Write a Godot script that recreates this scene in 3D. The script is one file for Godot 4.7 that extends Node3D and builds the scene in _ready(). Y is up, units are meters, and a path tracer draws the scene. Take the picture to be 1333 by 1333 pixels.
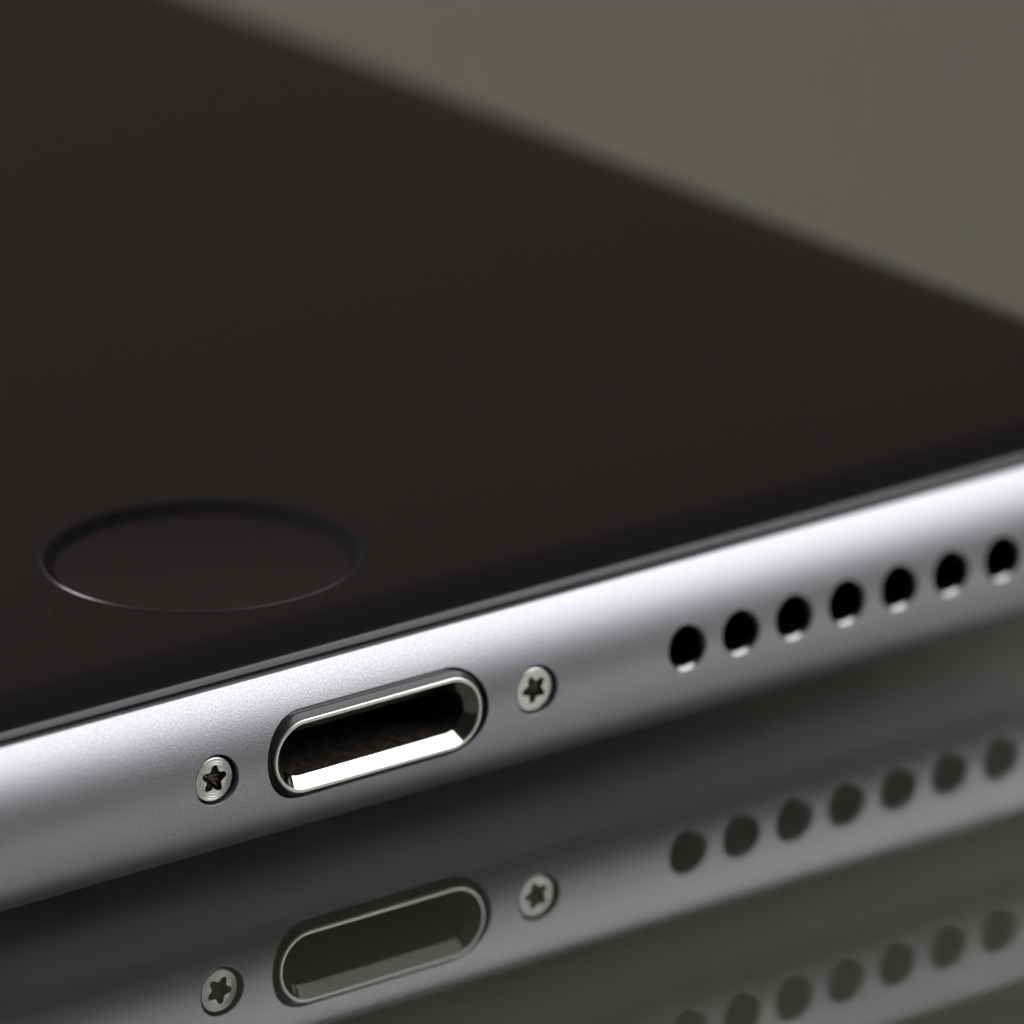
extends Node3D
# A smartphone lying face up on a thick sheet of clear glass, seen close at its bottom edge.
# All shapes below are written in millimetres and turned into metres when a mesh is committed.

const MM := 0.001
const HALF_W := 39.65         # half the width of the phone
const LENGTH := 158.1
const CORNER := 9.25          # corner radius seen from above
const STRAIGHT := 30.4        # HALF_W - CORNER
const MID := 3.55             # height of the widest part of the side
const ALU_TOP := 6.35         # where the metal ends below the glass
const HOLE_Y := 3.69          # height of screws, port and speaker holes
const PATCH_LO := 1.45
const PATCH_HI := 5.95
const LEVELS := 26            # vertical steps between PATCH_LO and PATCH_HI
const BUTTON_Z := -10.06
const BUTTON_R := 5.45


# ---------------------------------------------------------------- mesh collector
class Shape:
	var v := PackedVector3Array()
	var n := PackedVector3Array()
	var i := PackedInt32Array()

	func put(p: Vector3, m: Vector3) -> int:
		v.append(p)
		n.append(m)
		return v.size() - 1

	# one triangle, wound so that its front is the side its normals point to
	func tri(a: int, b: int, c: int) -> void:
		var g := (v[b] - v[a]).cross(v[c] - v[a])
		if g.length_squared() < 1e-16:
			return
		if g.dot(n[a] + n[b] + n[c]) > 0.0:
			i.append_array([a, c, b])
		else:
			i.append_array([a, b, c])

	func quad(a: int, b: int, c: int, d: int) -> void:
		tri(a, b, c)
		tri(a, c, d)

	# rows of [points, normals]; every row has the same length
	func rows(list: Array, closed := false) -> void:
		var at := []
		for r in list:
			var ids := PackedInt32Array()
			for k in r[0].size():
				ids.append(put(r[0][k], r[1][k]))
			at.append(ids)
		for k in range(list.size() - 1):
			var a: PackedInt32Array = at[k]
			var b: PackedInt32Array = at[k + 1]
			var count := a.size() if closed else a.size() - 1
			for j in count:
				var q := (j + 1) % a.size()
				quad(a[j], a[q], b[q], b[j])

	# a flat fan round the middle of a loop
	func cap(loop: PackedVector3Array, normal: Vector3) -> void:
		var mid := Vector3.ZERO
		for p in loop:
			mid += p
		var m := put(mid / loop.size(), normal)
		var ids := PackedInt32Array()
		for p in loop:
			ids.append(put(p, normal))
		for k in ids.size():
			tri(m, ids[k], ids[(k + 1) % ids.size()])

	# a box with chamfered edges
	func box(lo: Vector3, hi: Vector3, c: float) -> void:
		for axis in 3:
			for s in [-1.0, 1.0]:
				var u := (axis + 1) % 3
				var w := (axis + 2) % 3
				var m := Vector3.ZERO
				m[axis] = s
				var ids := []
				for k in [[0, 0], [1, 0], [1, 1], [0, 1]]:
					var p := Vector3.ZERO
					p[axis] = hi[axis] if s > 0 else lo[axis]
					p[u] = hi[u] - c if k[0] else lo[u] + c
					p[w] = hi[w] - c if k[1] else lo[w] + c
					ids.append(put(p, m))
				quad(ids[0], ids[1], ids[2], ids[3])
		for axis in 3:            # the twelve chamfers run along this axis
			var u := (axis + 1) % 3
			var w := (axis + 2) % 3
			for su in [-1.0, 1.0]:
				for sw in [-1.0, 1.0]:
					var m := Vector3.ZERO
					m[u] = su
					m[w] = sw
					m = m.normalized()
					var ids := []
					for k in [[0, 0], [1, 0], [1, 1], [0, 1]]:
						var p := Vector3.ZERO
						p[axis] = hi[axis] - c if k[0] else lo[axis] + c
						var eu := hi[u] if su > 0 else lo[u]
						var ew := hi[w] if sw > 0 else lo[w]
						p[u] = eu if k[1] else eu - su * c
						p[w] = ew - sw * c if k[1] else ew
						ids.append(put(p, m))
					quad(ids[0], ids[1], ids[2], ids[3])
		for sx in [-1.0, 1.0]:
			for sy in [-1.0, 1.0]:
				for sz in [-1.0, 1.0]:
					var m := Vector3(sx, sy, sz).normalized()
					var e := Vector3(hi.x if sx > 0 else lo.x, hi.y if sy > 0 else lo.y, hi.z if sz > 0 else lo.z)
					var a := put(e - Vector3(0, sy * c, sz * c), m)
					var b := put(e - Vector3(sx * c, 0, sz * c), m)
					var d := put(e - Vector3(sx * c, sy * c, 0), m)
					tri(a, b, d)

	func mesh(origin := Vector3.ZERO) -> ArrayMesh:
		var p := PackedVector3Array()
		for k in v.size():
			p.append((v[k] - origin) * 0.001)
		var a := []
		a.resize(Mesh.ARRAY_MAX)
		a[Mesh.ARRAY_VERTEX] = p
		a[Mesh.ARRAY_NORMAL] = n
		a[Mesh.ARRAY_INDEX] = i
		var m := ArrayMesh.new()
		m.add_surface_from_arrays(Mesh.PRIMITIVE_TRIANGLES, a)
		return m


func part(called: String, s: Shape, m: Material, parent: Node, origin := Vector3.ZERO, parent_origin := Vector3.ZERO) -> MeshInstance3D:
	var o := MeshInstance3D.new()
	o.name = called
	o.mesh = s.mesh(origin)
	o.mesh.surface_set_material(0, m)
	o.position = (origin - parent_origin) * MM
	parent.add_child(o, true)
	return o


func thing(called: String, label: String, category: String) -> Node3D:
	var o := Node3D.new()
	o.name = called
	o.set_meta("label", label)
	o.set_meta("category", category)
	add_child(o, true)
	return o


# ---------------------------------------------------------------- materials
func gray(r: float, g: float, b: float) -> Color:
	return Color(r, g, b).linear_to_srgb()


func noise_map(freq: float, octaves: int, kind: int, seed_: int, size := 512, as_normal := 0.0, lo := 0.0, hi := 1.0) -> NoiseTexture2D:
	var f := FastNoiseLite.new()
	f.seed = seed_
	f.noise_type = kind as FastNoiseLite.NoiseType
	f.frequency = freq
	f.fractal_octaves = octaves
	var t := NoiseTexture2D.new()
	t.width = size
	t.height = size
	t.seamless = true
	t.noise = f
	if as_normal > 0.0:
		t.as_normal_map = true
		t.bump_strength = as_normal
	else:
		var g := Gradient.new()
		g.set_color(0, Color(lo, lo, lo))
		g.set_color(1, Color(hi, hi, hi))
		t.color_ramp = g
	return t


func plain(c: Color, rough: float, metal := 0.0) -> StandardMaterial3D:
	var m := StandardMaterial3D.new()
	m.albedo_color = c
	m.roughness = rough
	m.metallic = metal
	return m


func triplanar(m: StandardMaterial3D, per_metre: float) -> void:
	m.uv1_triplanar = true
	m.uv1_scale = Vector3.ONE * per_metre
	m.uv1_triplanar_sharpness = 4.0


var aluminium: StandardMaterial3D
var hole_metal: StandardMaterial3D
var nickel: StandardMaterial3D
var dark_nickel: StandardMaterial3D
var polished: StandardMaterial3D
var tunnel_metal: StandardMaterial3D
var black_glass: StandardMaterial3D
var edge_glass: StandardMaterial3D
var button_glass: StandardMaterial3D
var ring_metal: StandardMaterial3D
var black_plastic: StandardMaterial3D
var rim_plastic: StandardMaterial3D
var pitch: StandardMaterial3D


func make_materials() -> void:
	aluminium = plain(gray(0.545, 0.542, 0.585), 1.0, 1.0)
	triplanar(aluminium, 115.0)
	aluminium.albedo_texture = noise_map(0.2, 2, FastNoiseLite.TYPE_SIMPLEX, 31, 512, 0.0, 0.78, 1.0)
	aluminium.roughness_texture = noise_map(0.09, 3, FastNoiseLite.TYPE_SIMPLEX, 11, 512, 0.0, 0.42, 0.51)
	aluminium.normal_enabled = true
	aluminium.normal_texture = noise_map(0.16, 2, FastNoiseLite.TYPE_SIMPLEX, 5, 512, 2.0)
	aluminium.normal_scale = 0.09
	hole_metal = plain(gray(0.30, 0.30, 0.31), 0.22, 1.0)
	nickel = plain(gray(0.86, 0.85, 0.81), 0.38, 1.0)
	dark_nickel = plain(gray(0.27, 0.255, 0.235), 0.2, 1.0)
	polished = plain(gray(0.80, 0.79, 0.75), 0.10, 1.0)
	tunnel_metal = plain(gray(0.18, 0.16, 0.135), 1.0, 0.7)
	tunnel_metal.albedo_texture = noise_map(0.07, 4, FastNoiseLite.TYPE_SIMPLEX, 43, 256, 0.0, 0.55, 1.0)
	triplanar(tunnel_metal, 120.0)
	tunnel_metal.roughness_texture = noise_map(0.05, 4, FastNoiseLite.TYPE_SIMPLEX, 21, 256, 0.0, 0.28, 0.65)
	black_glass = plain(gray(0.004, 0.0036, 0.0034), 0.2)
	edge_glass = plain(gray(0.006, 0.006, 0.0065), 0.2)
	edge_glass.metallic_specular = 0.46
	button_glass = plain(gray(0.0055, 0.0045, 0.0043), 0.2)
	ring_metal = plain(gray(0.012, 0.012, 0.013), 0.25)
	ring_metal.metallic_specular = 0.42
	black_plastic = plain(gray(0.012, 0.012, 0.013), 0.45)
	rim_plastic = plain(gray(0.03, 0.03, 0.032), 0.22)
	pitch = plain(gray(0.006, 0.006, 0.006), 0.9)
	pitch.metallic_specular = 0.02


# ---------------------------------------------------------------- the side of the phone
# how far the metal side lies in from its outermost line at height y, and its outward normal there
func side_at(y: float) -> Array:
	var q := clampf((y - MID) / MID, -1.0, 1.0)
	var a := 2.8 if q > 0.0 else 3.4
	var c := sqrt(maxf(0.0, 1.0 - q * q))
	return [-a * (1.0 - c), Vector2(c / a, q / MID).normalized()]   # normal as (outward, up)


# a closed outline walked from the bottom edge's right end round the phone to its left end: [point, outward]
func outline() -> Array:
	var list := []
	var mids := [Vector2(STRAIGHT, -CORNER), Vector2(STRAIGHT, -LENGTH + CORNER), Vector2(-STRAIGHT, -LENGTH + CORNER), Vector2(-STRAIGHT, -CORNER)]
	for k in 4:
		for j in 25:
			var t := (k + j / 24.0) * PI / 2.0
			var d := Vector2(sin(t), cos(t))
			list.append([mids[k] + d * CORNER, d])
	return list


func ring_row(path: Array, out: float, y: float, normal: Vector2) -> Array:
	var p := PackedVector3Array()
	var n := PackedVector3Array()
	for q in path:
		var d: Vector2 = q[1]
		var at: Vector2 = q[0] + d * out
		p.append(Vector3(at.x, y, at.y))
		n.append(Vector3(d.x * normal.x, normal.y, d.y * normal.x))
	return [p, n]


func surf(x: float, y: float) -> Vector3:
	return Vector3(x, y, side_at(y)[0])


func surf_normal(y: float) -> Vector3:
	var m: Vector2 = side_at(y)[1]
	return Vector3(0, m.y, m.x)


# A cell of the side with a hole in it: a stadium round x = cx whose core is `core` long, radius r, with a rounded lip
func pierced_cell(s: Shape, xa: float, xb: float, cx: float, core: float, r: float, lip: float, wall: float, nx: int) -> void:
	var outer := []
	for k in LEVELS:
		outer.append(Vector2(xb, lerpf(PATCH_LO, PATCH_HI, float(k) / LEVELS)))
	for k in nx:
		outer.append(Vector2(lerpf(xb, xa, float(k) / nx), PATCH_HI))
	for k in LEVELS:
		outer.append(Vector2(xa, lerpf(PATCH_HI, PATCH_LO, float(k) / LEVELS)))
	for k in nx:
		outer.append(Vector2(lerpf(xa, xb, float(k) / nx), PATCH_LO))
	var core_at := []
	var dirs := []
	for p in outer:
		var c := Vector2(clampf(p.x, cx - core / 2.0, cx + core / 2.0), HOLE_Y)
		core_at.append(c)
		dirs.append((p - c).normalized())
	var list := []
	for k in 9:
		var f := k / 8.0
		var pp := PackedVector3Array()
		var nn := PackedVector3Array()
		for j in outer.size():
			var q: Vector2 = outer[j].lerp(core_at[j] + dirs[j] * (r + lip), f)
			pp.append(surf(q.x, q.y))
			nn.append(surf_normal(q.y))
		list.append([pp, nn])
	for k in range(1, 7):
		var t := k / 6.0 * PI / 2.0
		if wall < 0.0:       # a conical countersink takes the place of the round lip
			break
		var pp := PackedVector3Array()
		var nn := PackedVector3Array()
		for j in outer.size():
			var d: Vector2 = dirs[j]
			var edge: Vector2 = core_at[j] + d * (r + lip)
			var q: Vector2 = core_at[j] + d * (r + lip * (1.0 - sin(t)))
			var base := surf(edge.x, edge.y)
			pp.append(Vector3(q.x, q.y, base.z - lip * (1.0 - cos(t))))
			nn.append((surf_normal(edge.y) * cos(t) - Vector3(d.x, d.y, 0) * sin(t)).normalized())
		list.append([pp, nn])
	if wall > 0.0:
		var pp := PackedVector3Array()
		var nn := PackedVector3Array()
		for j in outer.size():
			var d: Vector2 = dirs[j]
			var q: Vector2 = core_at[j] + d * r
			pp.append(Vector3(q.x, q.y, -wall))
			nn.append(-Vector3(d.x, d.y, 0))
		list.append([pp, nn])
	s.rows(list, true)


func plain_cell(s: Shape, xa: float, xb: float, ya: float, yb: float, steps: int) -> void:
	var list := []
	for k in steps + 1:
		var y := lerpf(ya, yb, float(k) / steps)
		var n := surf_normal(y)
		list.append([PackedVector3Array([surf(xa, y), surf(xb, y)]), PackedVector3Array([n, n])])
	s.rows(list)


func make_housing(phone: Node3D, speaker_x: Array, screw_x: Array) -> void:
	var s := Shape.new()
	# bottom edge: cells with holes and plain cells between them
	var cells := []
	cells.append([-5.35, 5.35, 0.0, 8.97 - 3.07, 1.535, 0.03, 0.5, 90])
	for x in screw_x:
		cells.append([x - 1.1, x + 1.1, x, 0.0, 0.86, 0.025, 0.75, 26])
	for x in speaker_x:
		cells.append([x - 1.155, x + 1.155, x, 0.0, 0.71, 0.115, -1.0, 26])
	cells.sort_custom(func(a, b): return a[0] < b[0])
	var at := -STRAIGHT
	for c in cells:
		if c[0] > at + 0.001:
			plain_cell(s, at, c[0], PATCH_LO, PATCH_HI, LEVELS)
		pierced_cell(s, c[0], c[1], c[2], c[3], c[4], c[5], c[6], c[7])
		at = c[1]
	if at < STRAIGHT - 0.001:
		plain_cell(s, at, STRAIGHT, PATCH_LO, PATCH_HI, LEVELS)
	plain_cell(s, -STRAIGHT, STRAIGHT, PATCH_HI, ALU_TOP, 6)
	# below: steps in angle, so that the round underside stays smooth
	var low := []
	var q0 := asin((PATCH_LO - MID) / MID)
	for k in 19:
		var y := MID + MID * sin(lerpf(q0, -PI / 2.0, k / 18.0))
		var n := surf_normal(y)
		low.append([PackedVector3Array([surf(-STRAIGHT, y), surf(STRAIGHT, y)]), PackedVector3Array([n, n])])
	s.rows(low)
	# the rest of the way round
	var path := outline()
	var around := []
	for k in 41:
		var y := ALU_TOP - (ALU_TOP - PATCH_LO) * k / 40.0
		var m := side_at(y)
		around.append(ring_row(path, m[0], y, m[1]))
	for k in range(1, 19):
		var y := MID + MID * sin(lerpf(q0, -PI / 2.0, k / 18.0))
		var m := side_at(y)
		around.append(ring_row(path, m[0], y, m[1]))
	s.rows(around)
	# back
	s.cap(ring_row(path, -3.4, 0.0, Vector2(0, -1))[0], Vector3.DOWN)
	# the small rounded rim at the top and the ledge that carries the glass
	var rim := []
	var m: Array = side_at(ALU_TOP)
	for k in 7:
		var t := k / 6.0 * PI / 2.0
		var n: Vector2 = (m[1] as Vector2).lerp(Vector2(-0.75, 0.66), k / 6.0).normalized()
		rim.append(ring_row(path, m[0] - 0.07 * k / 6.0, ALU_TOP + 0.035 * sin(t) - 0.03 * (1.0 - cos(t)), n))
	rim.append(ring_row(path, m[0] - 0.10, ALU_TOP - 0.12, Vector2(-1, 0)))
	s.rows(rim, true)
	part("metal_housing", s, aluminium, phone)


func make_front(phone: Node3D) -> void:
	var path := outline()
	# black plastic frame between metal and glass
	var g := Shape.new()
	var z0: float = side_at(ALU_TOP)[0]
	g.rows([
		ring_row(path, z0 - 0.08, ALU_TOP - 0.10, Vector2(0.25, 0.97)),
		ring_row(path, z0 - 0.13, ALU_TOP - 0.02, Vector2(0.6, 0.8)),
		ring_row(path, z0 - 0.19, ALU_TOP + 0.06, Vector2(0.95, 0.3)),
		ring_row(path, z0 - 0.21, ALU_TOP + 0.16, Vector2(0.97, 0.2))], true)
	part("plastic_frame", g, black_plastic, phone)
	# glass edge: a rounded side, a crease, then the gentle curve up to the flat front
	var e := Shape.new()
	var side := []
	for k in 11:
		var f := k / 10.0
		var t := lerpf(deg_to_rad(14), deg_to_rad(76), f)
		side.append(ring_row(path, z0 - 0.17 - 0.20 * f * f, ALU_TOP + 0.13 + 0.36 * f - 0.03 * f * f, Vector2(cos(t), sin(t))))
	e.rows(side, true)
	part("glass_edge", e, edge_glass, phone)
	e = Shape.new()
	var bow := []
	var edge_out := z0 - 0.37
	var edge_y := ALU_TOP + 0.46
	for k in 25:                 # height falls with the cube of the distance from where the bow begins
		var f := k / 24.0
		var reach := edge_out + 4.3
		var t := PI / 2.0 - atan((7.1 - edge_y) * 3.0 / reach * (1.0 - f) * (1.0 - f))
		bow.append(ring_row(path, lerpf(edge_out, -4.3, f), 7.1 - (7.1 - edge_y) * pow(1.0 - f, 3.0), Vector2(cos(t), sin(t))))
	e.rows(bow, true)
	# flat front with the round opening for the button
	var flat: Array = ring_row(path, -4.3, 7.1, Vector2(0, 1))
	# the long straight stretches need more points, so that the opening is round
	var dense := PackedVector3Array()
	var loop: PackedVector3Array = flat[0]
	for k in loop.size():
		var a := loop[k]
		var b := loop[(k + 1) % loop.size()]
		var steps := maxi(1, int(a.distance_to(b) / 1.0))
		for j in steps:
			dense.append(a.lerp(b, float(j) / steps))
	var list := []
	var c := Vector3(0, 7.1, BUTTON_Z)
	for k in 3:
		var pp := PackedVector3Array()
		var nn := PackedVector3Array()
		for p in dense:
			var d := (p - c).normalized()
			pp.append(p.lerp(c + d * BUTTON_R, k / 2.0))
			nn.append(Vector3.UP)
		list.append([pp, nn])
	e.rows(list, true)
	part("front_glass", e, black_glass, phone)


# a surface of revolution about the vertical through `at`: profile of [radius, height, normal radius, normal height]
func lathe_up(s: Shape, at: Vector3, profile: Array, count := 160) -> void:
	var list := []
	for q in profile:
		var pp := PackedVector3Array()
		var nn := PackedVector3Array()
		for k in count:
			var d := Vector3(cos(TAU * k / count), 0, sin(TAU * k / count))
			pp.append(at + d * q[0] + Vector3.UP * q[1])
			nn.append((d * q[2] + Vector3.UP * q[3]).normalized())
		list.append([pp, nn])
	s.rows(list, true)


func make_button(phone: Node3D) -> void:
	var c := Vector3(0, 7.1, BUTTON_Z)
	var hub := Node3D.new()
	hub.name = "home_button"
	hub.position = c * MM
	phone.add_child(hub, true)
	var r := Shape.new()
	var profile := [[5.435, -0.5, 1.0, 0.0], [5.435, -0.03, 1.0, 0.1]]
	for k in 7:
		var t := k / 6.0 * PI / 2.0
		profile.append([5.39 + 0.045 * cos(t), -0.03 + 0.045 * sin(t), cos(t), sin(t)])
	profile.append([5.375, 0.015, 0.0, 1.0])
	lathe_up(r, c, profile)
	var wall := Shape.new()
	lathe_up(wall, c, [[5.375, 0.013, -0.62, 0.78], [4.98, -0.31, -0.62, 0.78]])
	lathe_up(wall, c, [[BUTTON_R, -0.005, -1.0, 0.0], [BUTTON_R, -0.6, -1.0, 0.0]])
	part("button_gasket", wall, pitch, hub, c, c)
	part("button_ring", r, ring_metal, hub, c, c)
	var f := Shape.new()
	var dish := [[4.985, -0.318, 0.0, 1.0]]
	for k in 13:
		var q := 4.86 * (1.0 - k / 12.0)
		dish.append([maxf(q, 0.001), -0.318 - 0.07 * (1.0 - pow(q / 4.86, 2.0)), -0.2 * q / 4.86 * 0.21, 1.0])
	lathe_up(f, c, dish)
	part("button_face", f, button_glass, hub, c, c)


# a little dust on the black glass
func make_dust(phone: Node3D) -> void:
	var rng := RandomNumberGenerator.new()
	rng.seed = 77
	var s := Shape.new()
	for k in 46:
		var at := Vector3(rng.randf_range(-22, 30), 7.1, rng.randf_range(-26, -4.4))
		if Vector2(at.x, at.z - BUTTON_Z).length() < 5.6:
			continue
		var r := rng.randf_range(0.008, 0.02)
		var turn := rng.randf() * TAU
		var ids := []
		for j in 6:
			var d := Vector3(cos(turn + TAU * j / 6.0), 0, sin(turn + TAU * j / 6.0))
			ids.append(s.put(at + d * r * rng.randf_range(0.6, 1.3), d))
		var top := s.put(at + Vector3.UP * r * 0.8, Vector3.UP)
		for j in 6:
			s.tri(ids[j], ids[(j + 1) % 6], top)
	var o := part("dust", s, plain(gray(0.3, 0.29, 0.28), 0.9), phone)
	o.set_meta("kind", "stuff")


# ---------------------------------------------------------------- things set into the bottom edge
# loops of a stadium (or circle) in the x-y plane about (x, HOLE_Y)
func stadium(x: float, core: float, r: float, ends: int, along: int) -> Array:
	var pts := []
	for k in ends + 1:
		var t := -PI / 2.0 + PI * k / ends
		pts.append([Vector2(x + core / 2.0, HOLE_Y), Vector2(cos(t), sin(t))])
	for k in range(1, along):
		pts.append([Vector2(x + lerpf(core / 2.0, -core / 2.0, float(k) / along), HOLE_Y), Vector2(0, 1)])
	for k in ends + 1:
		var t := PI / 2.0 + PI * k / ends
		pts.append([Vector2(x - core / 2.0, HOLE_Y), Vector2(cos(t), sin(t))])
	for k in range(1, along):
		pts.append([Vector2(x + lerpf(-core / 2.0, core / 2.0, float(k) / along), HOLE_Y), Vector2(0, -1)])
	return pts


func loop_row(path: Array, r: float, z: float, nr: float, nz: float) -> Array:
	var pp := PackedVector3Array()
	var nn := PackedVector3Array()
	for q in path:
		var p: Vector2 = q[0] + q[1] * r
		pp.append(Vector3(p.x, p.y, z))
		nn.append(Vector3(q[1].x * nr, q[1].y * nr, nz).normalized())
	return [pp, nn]


func make_port(phone: Node3D) -> void:
	var c := Vector3(0, HOLE_Y, 0)
	var hub := Node3D.new()
	hub.name = "charging_port"
	hub.position = c * MM
	phone.add_child(hub, true)
	var path := stadium(0, 5.9, 1.0, 40, 2)
	var g := Shape.new()
	g.rows([loop_row(path, 1.535, -0.5, 0, 1), loop_row(path, 1.47, -0.48, 0.4, 0.9), loop_row(path, 1.46, -0.24, 1, 0.2),
		loop_row(path, 1.445, -0.19, 0.8, 0.6), loop_row(path, 1.30, -0.06, 0.6, 0.8), loop_row(path, 1.27, -0.06, 0.0, 1.0)], true)
	part("port_gasket", g, rim_plastic, hub, c, c)
	var m := Shape.new()
	var rim := [loop_row(path, 1.275, -0.3, 1, 0), loop_row(path, 1.275, -0.04, 1, 0.1)]
	for k in 7:
		var t := k / 6.0 * PI / 2.0
		rim.append(loop_row(path, 1.225 + 0.05 * cos(t), -0.04 + 0.05 * sin(t), cos(t), sin(t)))
	for k in 7:
		var t := k / 6.0 * PI / 4.0
		rim.append(loop_row(path, 1.175 - 0.05 * sin(t), -0.04 + 0.05 * cos(t), -sin(t), cos(t)))
	m.rows(rim, true)
	part("port_rim", m, nickel, hub, c, c)
	var b := Shape.new()
	b.rows([loop_row(path, 1.14, -0.005, -0.70, 0.72), loop_row(path, 0.80, -0.36, -0.72, 0.70), loop_row(path, 0.78, -0.385, -0.9, 0.4)], true)
	part("port_chamfer", b, polished, hub, c, c)
	var w := Shape.new()
	w.rows([loop_row(path, 0.78, -0.385, -1, 0), loop_row(path, 0.78, -3.0, -1, 0), loop_row(path, 0.78, -6.6, -1, 0)], true)
	w.cap(loop_row(path, 0.78, -6.6, 0, 1)[0], Vector3.BACK)
	part("port_cavity", w, tunnel_metal, hub, c, c)


func star(t: float, turn: float) -> float:
	return 0.375 + 0.092 * cos(5.0 * (t - turn))


func make_screw(phone: Node3D, x: float, turn: float, groove: float) -> void:
	var c := Vector3(x, HOLE_Y, 0)
	var hub := Node3D.new()
	hub.name = "pentalobe_screw"
	hub.position = c * MM
	phone.add_child(hub, true)
	var s := Shape.new()
	var count := 120
	var top := -0.17
	var path := []
	for k in count:
		var t := TAU * k / count
		path.append([Vector2(x, HOLE_Y), Vector2(cos(t), sin(t))])
	var list := [loop_row(path, 0.765, -0.75, 1, 0), loop_row(path, 0.765, top - 0.09, 1, 0.1)]
	for k in range(1, 7):
		var t := k / 6.0 * PI / 2.0
		list.append(loop_row(path, 0.675 + 0.09 * cos(t), top - 0.09 + 0.09 * sin(t), cos(t), sin(t)))
	# turned rings on the face, fading into the star opening
	var steps := 40
	for k in range(1, steps + 1):
		var f := float(k) / steps
		var pp := PackedVector3Array()
		var nn := PackedVector3Array()
		for j in count:
			var t := TAU * j / count
			var d := Vector2(cos(t), sin(t))
			var r_in := star(t, turn) + 0.03
			var r := lerpf(0.675, r_in, f)
			var fade := smoothstep(0.40, 0.50, r) * groove
			var slope := 0.55 * fade * sin(r * TAU / 0.085)
			pp.append(Vector3(x + d.x * r, HOLE_Y + d.y * r, top + 0.006 * fade * cos(r * TAU / 0.085)))
			nn.append(Vector3(d.x * slope, d.y * slope, 1.0).normalized())
		list.append([pp, nn])
	s.rows(list, true)
	part("screw_head", s, nickel, hub, c, c)
	var q := Shape.new()
	var walls := []
	for k in 7:
		var pp := PackedVector3Array()
		var nn := PackedVector3Array()
		for j in count:
			var t := TAU * j / count
			var d := Vector2(cos(t), sin(t))
			var e := 0.01
			var a := d * star(t, turn)
			var tangent := Vector2(cos(t + e), sin(t + e)) * star(t + e, turn) - a
			var out := Vector2(tangent.y, -tangent.x).normalized()
			var g := clampf(k / 4.0, 0.0, 1.0) * PI / 2.0
			var at := a + out * 0.03 * (1.0 - sin(g))
			if k < 5:
				pp.append(Vector3(x + at.x, HOLE_Y + at.y, top - 0.03 * (1.0 - cos(g))))
				nn.append(Vector3(-out.x * sin(g), -out.y * sin(g), cos(g)).normalized())
			elif k == 5:
				pp.append(Vector3(x + a.x * 0.96, HOLE_Y + a.y * 0.96, top - 0.14))
				nn.append(Vector3(-out.x, -out.y, 0.1).normalized())
			else:
				pp.append(Vector3(x + a.x * 0.2, HOLE_Y + a.y * 0.2, top - 0.42))
				nn.append(Vector3(-d.x * 0.7, -d.y * 0.7, 0.7).normalized())
		walls.append([pp, nn])
	q.rows(walls, true)
	q.cap(walls[6][0], Vector3.BACK)
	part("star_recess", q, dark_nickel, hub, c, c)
	# floor of the countersink, seen as the dark ring round the head
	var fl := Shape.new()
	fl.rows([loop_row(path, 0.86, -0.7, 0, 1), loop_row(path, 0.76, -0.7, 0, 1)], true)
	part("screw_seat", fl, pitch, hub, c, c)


func make_speaker_hole(phone: Node3D, x: float) -> void:
	var c := Vector3(x, HOLE_Y, 0)
	var path := []
	for k in 72:
		var t := TAU * k / 72.0
		path.append([Vector2(x, HOLE_Y), Vector2(cos(t), sin(t))])
	var s := Shape.new()
	var sink := []
	for q in [[0.825, 0.0, 0.15], [0.815, 0.014, 0.6], [0.72, 0.115, 0.75], [0.71, 0.135, 0.95]]:     # radius, depth, slope
		var row := loop_row(path, q[0], 0.0, -q[2], sqrt(1.0 - q[2] * q[2]))
		var pp: PackedVector3Array = row[0]
		for k in pp.size():      # the countersink begins where the curved side ends
			var edge := c + (pp[k] - c) * 0.825 / float(q[0])
			pp[k].z = side_at(edge.y)[0] - q[1]
		sink.append([pp, row[1]])
	s.rows(sink, true)
	var o := part("speaker_hole", s, hole_metal, phone, c)
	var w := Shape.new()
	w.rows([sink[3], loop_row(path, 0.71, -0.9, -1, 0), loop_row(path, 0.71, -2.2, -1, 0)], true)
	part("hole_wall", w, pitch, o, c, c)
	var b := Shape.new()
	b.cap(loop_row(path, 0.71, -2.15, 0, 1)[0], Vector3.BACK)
	part("dust_screen", b, pitch, o, c, c)


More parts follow.
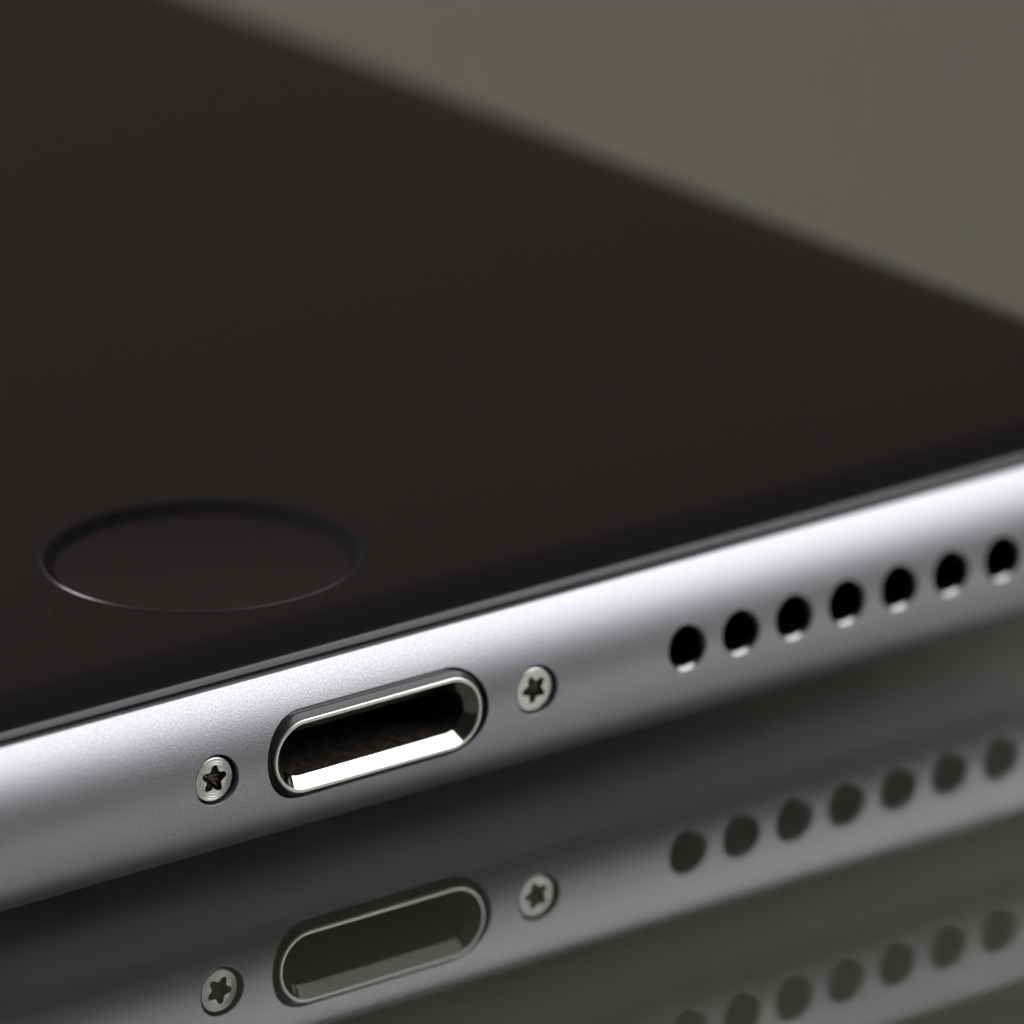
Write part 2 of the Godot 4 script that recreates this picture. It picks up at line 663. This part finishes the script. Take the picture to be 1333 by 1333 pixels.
# ---------------------------------------------------------------- everything
func _ready() -> void:
	# camera: 1:1 macro, focused on the charging port
	var cam := Camera3D.new()
	cam.name = "camera"
	var phys := CameraAttributesPhysical.new()
	phys.frustum_focal_length = 12.0 / tan(deg_to_rad(6.9307 / 2.0))
	phys.frustum_focus_distance = 0.2755
	phys.frustum_near = 0.02
	phys.frustum_far = 6.0
	phys.exposure_aperture = 29.0
	cam.attributes = phys
	cam.fov = 6.9307
	cam.near = 0.02
	cam.far = 6.0
	cam.transform = Transform3D(Basis(Vector3(0.7995, -0.0107, 0.6005), Vector3(0.2132, 0.9398, -0.2672), Vector3(-0.5615, 0.3416, 0.7537)).orthonormalized(), Vector3(-0.15101, 0.10553, 0.21013))
	add_child(cam)
	cam.current = true
	# surroundings: a dim studio
	var env := Environment.new()
	env.background_mode = Environment.BG_COLOR
	env.background_color = gray(0.012, 0.011, 0.010)
	env.tonemap_mode = Environment.TONE_MAPPER_LINEAR
	env.tonemap_exposure = 1.0
	env.sdfgi_enabled = true
	env.ssao_enabled = true
	env.ssil_enabled = true
	var we := WorldEnvironment.new()
	we.name = "surroundings"
	we.environment = env
	add_child(we)
	# one softbox, above and to the right
	softbox("wide black studio softbox hung above the front right of the phone", Vector3(0.193, 0.252, 0.122), Vector3(0.005, 0.0, -0.005), Vector2(0.36, 0.40), 2.6)
	# a smaller one, overhead behind the phone, lights the table there
	softbox("small black studio softbox hung above the table behind the phone", Vector3(-0.10, 0.32, -0.34), Vector3(0.10, 0.0, -0.16), Vector2(0.14, 0.14), 95.0)

	make_materials()
	# the glass sheet and the grey board under it
	var sheet := Shape.new()
	sheet.box(Vector3(-300, -12.2, -340), Vector3(300, 0, 220), 0.6)
	var glass := StandardMaterial3D.new()
	glass.albedo_color = Color(0.935, 0.965, 0.942, 0.0)
	glass.roughness = 0.0
	glass.refraction_enabled = true
	glass.refraction_scale = 0.072
	glass.transparency = BaseMaterial3D.TRANSPARENCY_ALPHA
	var o := part("glass_tabletop", sheet, glass, self)
	o.set_meta("kind", "structure")
	var worn := plain(gray(0.07, 0.07, 0.068), 0.6)
	for q in [[10.46, 8.19, 9.63, 10.5], [4.50, 18.2, 4.56, 19.6], [7.70, 20.4, 7.41, 21.9], [5.40, 21.1, 5.56, 22.6]]:     # hairline scratches
		var from := Vector3(q[0], 0, q[1])
		var to := Vector3(q[2], 0, q[3])
		var line := Shape.new()
		var half := from.distance_to(to) / 2.0
		line.box(Vector3(-0.005, 0.0, -half), Vector3(0.005, 0.004, half), 0.001)
		var hair := part("scratch", line, worn, o)
		hair.position = (from + to) / 2.0 * MM
		hair.rotation.y = atan2(to.x - from.x, to.z - from.z)
	var board := Shape.new()
	board.box(Vector3(-450, -22, -800), Vector3(750, -15.0, 350), 0.5)
	o = part("tabletop_board", board, plain(gray(0.141, 0.122, 0.112), 0.8), self)
	o.set_meta("kind", "structure")

	# the backdrop, seen only as a dim reflection in the black glass
	var drop := Shape.new()
	drop.box(Vector3(-420, -14.9, -6), Vector3(420, 282, 0), 0.8)
	o = part("studio_backdrop", drop, plain(gray(0.056, 0.043, 0.038), 0.9), self)
	o.position = Vector3(0.40, 0.0, -0.53)
	o.rotation.y = atan2(-0.56, 0.75)
	o.set_meta("kind", "structure")
	var phone := thing("smartphone", "grey metal smartphone with black glass front lying face up on the glass sheet", "phone")
	phone.position.y = 0.00003
	var speaker_x := []
	for k in 8:
		speaker_x.append(12.858 + 2.3105 * k)
	make_housing(phone, speaker_x, [-6.51, 6.51])
	make_front(phone)
	make_button(phone)
	make_dust(phone)
	make_port(phone)
	make_screw(phone, -6.51, deg_to_rad(84), 1.0)
	make_screw(phone, 6.51, deg_to_rad(112), 0.25)
	for x in speaker_x:
		make_speaker_hole(phone, x)


func softbox(label: String, at: Vector3, aim: Vector3, size: Vector2, radiance: float) -> void:
	var lamp := thing("softbox_lamp", label, "lamp")
	lamp.set_meta("group", "studio softboxes")
	lamp.look_at_from_position(at, aim, Vector3.FORWARD)
	var w := size.x * 500.0
	var h := size.y * 500.0
	var s := Shape.new()
	s.box(Vector3(-w - 6, -h - 6, 3), Vector3(w + 6, h + 6, 40), 2.0)
	part("softbox_housing", s, plain(gray(0.02, 0.02, 0.02), 0.6), lamp)
	var d := Shape.new()
	d.box(Vector3(-w, -h, 1), Vector3(w, h, 2.8), 0.3)
	var m := plain(gray(0.8, 0.8, 0.8), 0.8)
	m.emission_enabled = true
	m.emission = Color(1.0, 0.988, 0.985)
	m.emission_energy_multiplier = 0.05
	part("softbox_lamp_front", d, m, lamp)
	var light := AreaLight3D.new()
	light.name = "softbox_light"
	light.area_size = size
	light.light_color = Color(1.0, 0.988, 0.985)
	light.area_normalize_energy = true
	light.light_energy = radiance * size.x * size.y / PI
	light.shadow_enabled = true
	light.position.z = -0.001
	lamp.add_child(light)
